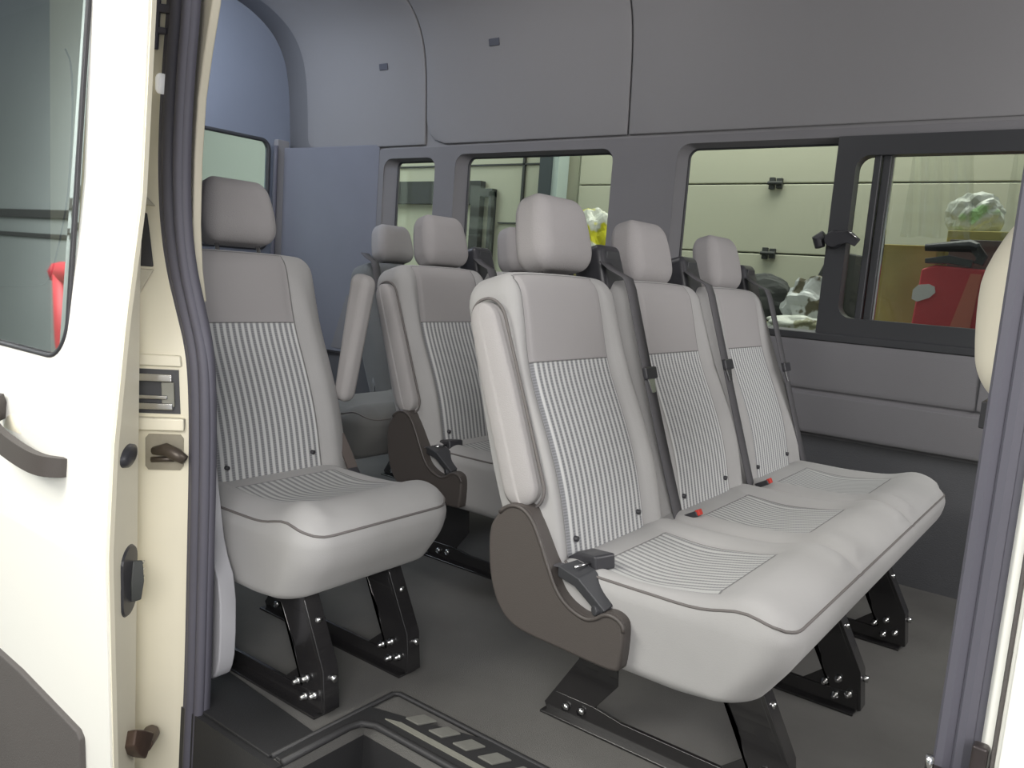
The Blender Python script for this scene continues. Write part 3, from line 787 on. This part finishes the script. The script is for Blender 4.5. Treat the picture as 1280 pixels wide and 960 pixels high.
for off, s in ((.0,1),(.005,.94)):
    out.append([DE(.60+.34*s*x, .346+.070*s*z, off) for x, z in [(cos(t*pi/12), (sin(t*pi/12)*.45+(.55 if t%24 < 12 or t == 0 else -.55))) for t in range(24)]])
mb.add([p for q in out for p in q], [(i, (i+1) % 24, 24+(i+1) % 24, 24+i) for i in range(24)]+[tuple(range(24,48))])
lt = mb.build('latch_recess', BLKP, door)
mb = MB(); mb.ribbon([DE(.70,.300,.010), DE(.66,.340,.014), DE(.76,.378,.010)], (0,1,0), [.02,.026,.02], .01); mb.build('latch_claw', DKG, lt, bevel=.003)
mb = MB()
for z in (.335,.350,.365): mb.tube([DE(.84,z,.014), DE(.99,z,.014)], .0028, 6)
mb.each('latch_tooth', CHROME, lt, True)
mb = MB(); mb.ribbon([DE(.45,.030,.004), DE(.60,.010,.014), DE(.9,-.02,.02)], (.6,-.8,0), [.03,.045,.05], .03); mb.tube([DE(.9,-.02,.02), DE(1.5,-.04,.02)], .018, 8)
mb.build('lower_roller', mat('greasy_steel', S(88,72,62), .45, metal=.3, var=.4, vscale=50), door, bevel=.004)
# handle
mb = MB(); hp = [(-1.128,.600,.0),(-1.120,.590,.028),(-1.095,.572,.045),(-1.03,.552,.050),(-.93,.537,.048),(-.87,.528,.038),(-.852,.524,.012),(-.850,.523,0)]
pts = [(x+.085, ysk(z)-off, z+.034) for x, z, off in chaikin(hp,2,False)]
mb.ribbon(pts, (0,0,1), [.052-.018*i/len(pts) for i in range(len(pts))], .016)
hd = mb.build('door_handle', PLAST, door, bevel=.005)
mb = MB(); mb.tube([(-1.0, ysk(.56)+.004, .575), (-1.0, ysk(.56)-.002, .575)], [.045,.044], 20); mb.build('handle_cup', CREAM, door, True)
# dark lower moulding
mb = MB(); mpts = [(-2.2,.33),(-1.185,.095),(-.745,.050),(-.728,.035),(-.722,-.30),(-2.2,-.30)]
mpts = [(-2.2,.33),(-1.20,.070),(-1.0,.060),(-.745,.030),(-.732,.018),(-.728,-.35),(-2.2,-.35)]
mpts = [(x+(.035 if x > -2 else 0), z+(.016 if z > -.2 else 0)) for x, z in mpts]
v = [(x, ysk(z)-.014, z) for x, z in mpts]+[(x, ysk(z)+.002, z) for x, z in mpts]; n = len(mpts)
mb.add(v, [tuple(range(n)), tuple(range(n,2*n))[::-1]]+[(i, (i+1) % n, n+(i+1) % n, n+i) for i in range(n)])
mb.build('side_moulding', DARKT, door, bevel=.004)

# ---------------------------------------------------------------- B pillar / front door side (right)
mb = MB(); mb.box((.694,-.440,.30), (.728,-.40,1.95)); mb.tube([(.702,-.440,z/10) for z in range(3,20)], .010, 8); mb.tube([(.719,-.446,z/10) for z in range(3,20)], .010, 8)
mb.build('trim_17', SEALM, smooth=False)['kind'] = 'structure'
mb = MB(); mb.box((.722,-.452,-.3), (.733,-.40,1.95)); st(mb.build('trim_18', SEALM))
mb = MB(); mb.prism([(.7335,-.40),(.7335,-.460),(.737,-.470),(.745,-.474),(.745,-.478),(.752,-.482),(.752,-.492),(2.2,-.58),(2.2,-.40)], 'z', -.4, 1.95); st(mb.build('wall_right_pillar', WHITE, bevel=.002))
mb = MB(); mb.tube([(.7465,-.479,z/10) for z in range(-3,20)], .0025, 6); st(mb.build('trim_19', DARKT, smooth=True))
lb = empty('door_catch', label='dark steel door catch at the foot of the right pillar', cat='door catch')
mb = MB(); mb.box((.690,-.475,.495), (.735,-.455,.512)); mb.box((.728,-.485,.50),(.742,-.47,.56)); mb.build('catch_plate', mat('catch_steel', S(72,66,66), .35, metal=.5, var=.3, vscale=60), lb, bevel=.003)
mb = MB(); mb.tube([(.694,-.478,.515),(.694,-.478,.53)], .004, 8); mb.build('catch_pin', CHROME, lb, True)

# ---------------------------------------------------------------- front seat (edge coloured cream for window glare, seen past the pillar)
fs = empty('front_seat', label='padded front seat back coloured cream for window glare, partly hidden by the right pillar', cat='seat')
V, F = rbox((.075,.23,.192), (.05,.06,.085), (2,8,8), 6); out = []
for x, y, z in V:
    k = (z+.19)/.38
    out.append((.660+x+.020*math.sin(k*3.0)*-1+.035*smooth01(.55,1,k), .53+y*(1-.10*smooth01(.5,1,k)), 1.00+z*.98))
new('backrest', out, F, GLARE_SEAT, fs)
mb = MB(); mb.tube([(.64,.45,.84),(.66,.45,.74),(.76,.45,.62)], .018, 8); mb.box((.60,.315,.765),(.66,.40,.815)); mb.tube([(.76,.45,.62),(.95,.45,.40),(.95,.45,.0)], .03, 10)
mb.build('support_bracket', BLKP, fs, bevel=.003)
mb = MB(); V, F = rbox((.03,.06,.018), (.012,.015,.012), (1,1,1), 3); mb.add([(.64+v_[0], .36+v_[1], 1.212+v_[2]) for v_ in V], F); mb.tube([(.67,.42,1.21),(.67,.5,1.15)], .012, 8); mb.build('belt_guide', BLKP, fs, True)

# ---------------------------------------------------------------- headliner clips
for (x, z), lab in (((-1.69,2.02),'small dark clip on the headliner above the wide rear side window'), ((-2.42,1.99),'faint dark clip on the headliner nearer the rear doors'), ((-1.02,2.20),'dark clip at the top edge of the headliner beside the panel seam')):
    a = min(AP, key=lambda q: abs(q[1]-z)); y, zz, n_, _ = a
    mb = MB(); t_ = Vector((0, -n_[1], n_[0])); c = Vector((x, y+n_[0]*.021, zz+n_[1]*.021)); N_ = Vector((0, n_[0], n_[1]))
    mb.ribbon([c-t_*.016, c+t_*.016], (1,0,0), .06, .008)
    tag(mb.build('headliner_clip', mat('clip_grey', S(84,86,96), .7), bevel=.003), lab, 'clip')

# ---------------------------------------------------------------- garage around the van
G0 = -.75
mb = MB(); mb.box((-16,-6,G0-.05),(6,5,G0)); st(mb.build('floor_garage', GFLOOR))
mb = MB(); mb.box((-16,4.2,G0),(6,4.3,4)); st(mb.build('wall_garage_far', GWALL))
mb = MB(); mb.box((-16,-5.6,G0),(6,-5.5,7)); st(mb.build('wall_garage_near', mat('near_garage_wall', S(172,182,178), .8, var=.06, vscale=1)))
mb = MB(); mb.box((-16,-5.5,G0),(-15.9,4.2,4)); st(mb.build('wall_garage_rear', GWALL))
mb = MB(); mb.box((-16,-5.5,1.90),(6,-5.44,2.02)); mb.box((-16,-5.5,1.60),(6,-5.46,1.66)); st(mb.build('trim_20', DKG))
# sectional garage door beyond the big far window
gd = empty('garage_door', label='pale sectional garage door with horizontal joints beyond the far side windows', cat='garage door')
for i in range(7):
    z = .38+.42*(i-2); 
    mb = MB(); mb.box((-2.45, 3.6, z+.004), (2.2, 3.64, z+.416)); mb.build('door_section', GDOOR, gd, bevel=.006)
mb = MB(); mb.box((-2.45,3.632,-.5),(2.2,3.65,2.5)); mb.build('backing', DKG, gd)
for (x, z) in ((-1.02,1.64),(-1.016,1.22)):
    mb = MB(); mb.box((x-.045,3.575,z-.035),(x-.012,3.6,z+.035)); mb.box((x+.0,3.575,z-.03),(x+.035,3.6,z+.03)); mb.tube([(x-.05,3.57,z),(x+.04,3.57,z)], .012, 8)
    tag(mb.build('hinge', DKG, gd, bevel=.003), 'dark steel hinge')
# wall panels seen through the rear side windows
mb = MB(); mb.box((-5.3,3.66,G0),(-2.5,3.7,3)); st(mb.build('wall_garage_panel', GDOOR))
mb = MB(); mb.box((-5.3,3.60,1.50),(-3.45,3.66,1.68)); tag(mb.build('dark_beam', DKG), 'dark horizontal beam across the pale wall seen through the smallest window', 'beam')
mb = MB(); mb.box((-3.45,3.60,G0),(-3.36,3.66,1.68)); mb.box((-3.36,3.60,1.56),(-3.24,3.66,1.62)); mb.box((-3.27,3.60,G0),(-3.24,3.66,1.60)); tag(mb.build('door_frame', DKG), 'dark upright door frame at the left of the middle window', 'door frame')
mb = MB(); mb.box((-2.70,3.45,G0),(-2.60,3.6,3)); tag(mb.build('door_rail_post', mat('post_dark', S(60,68,72), .5)), 'dark steel garage rail post seen above the near headrest', 'post')
mb = MB(); mb.box((-2.60,3.47,G0),(-2.55,3.6,3)); tag(mb.build('white_post', mat('post_white', S(190,205,200), .5)), 'narrow whitish post beside the dark rail post', 'post')
mb = MB(); mb.box((-2.995,3.64,G0),(-2.975,3.665,3)); st(mb.build('trim_21', DKG))
mb = MB(); mb.box((-5.3,3.64,1.80),(-2.7,3.665,1.81)); mb.box((-3.2,3.64,1.36),(-2.7,3.665,1.37)); st(mb.build('trim_22', DKG))

# bags and clutter on a shelf between van and garage door
mb = MB(); mb.box((-2.2,2.5,.74),(.9,3.1,.80)); mb.box((-2.2,2.55,G0),(-2.14,3.05,.74)); mb.box((.84,2.55,G0),(.9,3.05,.74)); mb.box((-.9,2.55,G0),(-.84,3.05,.74))
tag(mb.build('work_shelf', DKG), 'dark work shelf outside the far windows carrying bags and boxes', 'shelf')
def lump(name, c, r, m, seed, amp=.25, tie=0, label='', cat='', parent=None, sub=4):
    rd = random.Random(seed); bm = bmesh.new(); bmesh.ops.create_icosphere(bm, subdivisions=sub, radius=1)
    ph = [(Vector((rd.uniform(-1,1), rd.uniform(-1,1), rd.uniform(-1,1))).normalized(), rd.uniform(2,7), rd.uniform(0,6)) for _ in range(9)]
    for v in bm.verts:
        p = v.co.copy(); d = sum(abs(sin(p.dot(a)*f+q)) for a, f, q in ph)/9
        k = 1+amp*(d-.6)*2
        x, y, z = p.x*r[0]*k, p.y*r[1]*k, p.z*r[2]*k
        if tie and p.z > .2: q = smooth01(.2, 1, p.z); x *= 1-.75*q; y *= 1-.75*q; z += tie*q
        z = max(z, -r[2]*.75)
        v.co = (x, y, z)
    me = bpy.data.meshes.new(name); bm.to_mesh(me); bm.free(); me.materials.append(m)
    o = bpy.data.objects.new(name, me); C.objects.link(o); o.location = c; 
    if label: tag(o, label, cat)
    return o
YB = bag_mat('yellow_white_bag', S(225,228,215), S(225,220,40), 9, .52)
lump('plastic_bag', (-1.74,2.7,1.18), (.14,.10,.20), YB, 3, .35, label='yellow and white plastic bag right of the near headrest', cat='bag')
mb = MB(); mb.box((-1.86,2.60,.80),(-1.60,2.85,1.015)); tag(mb.build('storage_box', mat('kraft', S(176,166,110), .8), bevel=.004), 'kraft carton under the yellow and white bag', 'box')
lump('foil_bag', (-.47,2.72,.91), (.12,.05,.14), bag_mat('foil', S(222,226,224), S(110,104,84), 14, .55), 8, .5, label='crumpled silver foil bag outside the far window', cat='bag')
lump('white_rag', (-.47,2.56,.836), (.15,.04,.045), bag_mat('rag', S(215,218,208), S(150,150,120), 16, .58), 12, .4, label='crumpled whitish rag under the silver foil bag', cat='rag')
mb = MB(); mb.prism([(-.53,.80),(-.30,.80),(-.20,1.18),(-.32,1.20),(-.46,1.22),(-.50,1.18),(-.55,1.05)], 'y', 3.0, 3.08); mb.build('grey_satchel', mat('satchel', S(72,74,72), .8, var=.15), bevel=.01)
tag(bpy.data.objects['grey_satchel'], 'dark grey angular case standing behind the silver foil bag', 'case')
lump('grey_sack', (-.80,2.88,.92), (.24,.06,.15), mat('sack_grey', S(84,86,84), .85, var=.15), 21, .3, label='dark grey sack slumped left of the silver foil bag', cat='sack')
KR = mat('olive_carton', S(178,164,100), .8, var=.35, vscale=8)
mb = MB(); mb.box((-.16,2.66,.80),(.072,2.9,1.24)); tag(mb.build('olive_box', KR, bevel=.004), 'olive brown carton seen through the sliding window pane', 'box')
mb = MB(); mb.box((.08,2.80,.80),(.62,3.08,1.32)); tag(mb.build('kraft_box', mat('yellow_carton', S(178,168,96), .8, var=.2, vscale=8), bevel=.004), 'yellowish carton behind the red container', 'box')
mb = MB(); mb.box((.12,2.65,.80),(.60,2.765,1.27)); mb.build('grey_carton', mat('g_carton', S(96,94,88), .8, var=.2), bevel=.004)
tag(bpy.data.objects['grey_carton'], 'grey tray behind the black power tool', 'tray')
rc = empty('red_container', label='red and white container behind the sliding window beside the olive carton', cat='container')
mb = MB(); mb.prism([(.035,.80),(.48,.80),(.48,1.13),(.10,1.15),(.05,1.13)], 'y', 2.5, 2.62); mb.build('body', REDP, rc, bevel=.01)
mb = MB(); mb.prism(chaikin([(.03,.98),(.12,1.02),(.11,1.07),(.03,1.06)],1), 'y', 2.492, 2.5); tag(mb.build('white_patch', mat('patch', S(215,215,215), .6), rc), 'white patch')
mb = MB(); mb.prism([(.17,.80),(.24,1.12),(.28,1.12),(.26,.80)], 'y', 2.494, 2.5); tag(mb.build('pale_streak', mat('streak', S(214,120,100), .6), rc), 'pale orange streak')
pt = empty('power_tool', label='black power tool lying on top of the red container', cat='tool')
mb = MB(); mb.tube([(.05,2.52,1.222),(.22,2.52,1.235),(.25,2.52,1.225)], [.016,.028,.024], 10); mb.ribbon([(.235,2.52,1.235),(.27,2.52,1.19),(.26,2.52,1.16)], (1,0,0), .04, .04); mb.build('body', BLKP, pt, bevel=.003)
mb = MB(); mb.ribbon([(.06,2.52,1.165),(.15,2.52,1.175),(.24,2.52,1.16)], (0,0,1), [.02,.035,.03], .05); mb.build('battery', FRAMEB, pt, bevel=.003)
lump('white_bag', (.16,2.92,1.40), (.115,.06,.10), bag_mat('w_green', S(205,210,200), S(160,200,140), 7, .60), 31, .4, label='small white and green bag on the yellowish carton', cat='bag')
# hanging clear plastic
pm = glass_mat('clear_plastic', (.92,.93,.90), .16, .15)
for i, (x0, x1, lab) in enumerate(((-.10,.14,'clear hanging plastic sheet above the olive carton'), (.30,.55,'clear hanging plastic sheet right of the white and green bag'))):
    mb = MB(); mb.grid(lambda u, v, x0=x0, x1=x1: (x0+(x1-x0)*u*(1-.45*v*v+.15), 2.72+.05*sin(u*14+v*3)*(1-.5*v), 1.28+.75*v), 24, 10)
    tag(mb.build('plastic_sheet', pm, smooth=True), lab, 'sheet')
lump('white_cord_bundle', (-2.36,3.0,1.19), (.04,.03,.12), mat('cord_white', S(205,210,200), .6), 44, .4, label='whitish hanging bundle seen left of the near headrest', cat='bundle')

# red engine hoist on the camera's side, mirrored in the door glass
rh = empty('engine_hoist', label='red steel frame mirrored in the sliding door glass', cat='hoist')
mb = MB(); mb.tube([(-8.95,-4.2,1.05),(-8.0,-4.2,1.10)], .13, 8); mb.build('boom', REDP, rh, True)
mb = MB(); mb.tube([(-8.85,-4.2,1.05),(-8.62,-4.2,.4),(-8.35,-4.2,-.2),(-8.2,-4.2,G0)], .12, 8); mb.build('mast', REDP, rh, True)

# ---------------------------------------------------------------- lights
def area(name, loc, target, size, power, col=(1,1,1), sy=None):
    l = bpy.data.lights.new(name, 'AREA'); l.energy = power; l.size = size; l.color = col
    if sy: l.shape = 'RECTANGLE'; l.size_y = sy
    o = bpy.data.objects.new(name, l); C.objects.link(o); o.location = loc
    o.rotation_euler = (Vector(target)-Vector(loc)).to_track_quat('-Z', 'Y').to_euler(); return o
area('garage_lamp_key', (2.0,-3.2,2.3), (-.5,.2,.75), 1.4, 86, (1,.965,.95))
area('garage_lamp_fill', (-.2,-4.4,3.9), (-.2,.2,.5), 3.0, 26, (1,.97,.94))
area('low_headliner_fill', (1.6,-3.2,.2), (-.9,1.6,1.9), 2.4, 12, (1,.97,.95))  # added low fill, lifts the headliner and far wall through the doorway
sl = bpy.data.lights.new('jamb_fill_spot', 'SPOT'); sl.energy = 70; sl.spot_size = math.radians(34); sl.spot_blend = .7; sl.shadow_soft_size = .2; sl.color = (1,.98,.94)  # added spot that brightens the jamb and the single seat
so = bpy.data.objects.new('jamb_fill_spot', sl); C.objects.link(so); so.location = (1.3,-1.75,1.25)
so.rotation_euler = (Vector((-.75,-.36,.55))-so.location).to_track_quat('-Z', 'Y').to_euler()
area('garage_lamp_near', (-1.6,-2.8,3.0), (-1.2,-.4,.6), 1.6, 115, (1,.97,.9))
area('garage_lamp_far', (-.6,2.9,3.8), (-.8,3.6,1.0), 3.0, 98, (1,1,.96), 1.0)
area('garage_lamp_rear', (-6,1.0,3.6), (-6,1.2,0), 3.0, 120, (.9,1,1))
area('near_wall_fill', (-9,-2.6,3.6), (-9,-5.4,.6), 3.0, 540, (.97,1,.98))  # added fill for the near wall mirrored in the door glass
area('windscreen_light', (1.82,.7,1.45), (-1.0,.6,.9), 1.1, 28, (1,.98,.97), .7)
area('cabin_fill', (-1.2,.35,2.26), (-1.5,1.7,1.6), .9, 11, (1,.98,.97), .5)  # added fill under the roof for the far wall, no fitting there
area('cabin_fill', (-2.8,.5,2.26), (-3.2,1.1,.9), .8, 17, (.80,.88,1), .5)  # added bluish fill for the rear of the cabin
w = bpy.data.worlds.new('World'); bpy.context.scene.world = w; w.use_nodes = True
w.node_tree.nodes['Background'].inputs[0].default_value = (.80, .86, 1, 1); w.node_tree.nodes['Background'].inputs[1].default_value = .45

# ---------------------------------------------------------------- camera
cam = bpy.data.cameras.new('camera'); co = bpy.data.objects.new('camera', cam); C.objects.link(co)
cam.sensor_width = 36; cam.lens = 1014.625*36/1280; cam.clip_start = .02
r = Vector((0.7929295523411718, 0.6049232019170715, 0.07301126492827448)); u = Vector((-0.13884652570706674, 0.06271302840338275, 0.9883262206212853)); b = Vector((0.5932827043856121, -0.793810428157047, 0.1337184984436333))
co.matrix_world = Matrix(((r.x,u.x,b.x,.79279),(r.y,u.y,b.y,-1.35925),(r.z,u.z,b.z,.97931),(0,0,0,1)))
bpy.context.scene.camera = co
sc = bpy.context.scene
sc.view_settings.view_transform = 'Standard'; sc.view_settings.look = 'None'; sc.view_settings.exposure = 0
sc.cycles.max_bounces = 8; sc.cycles.transparent_max_bounces = 16
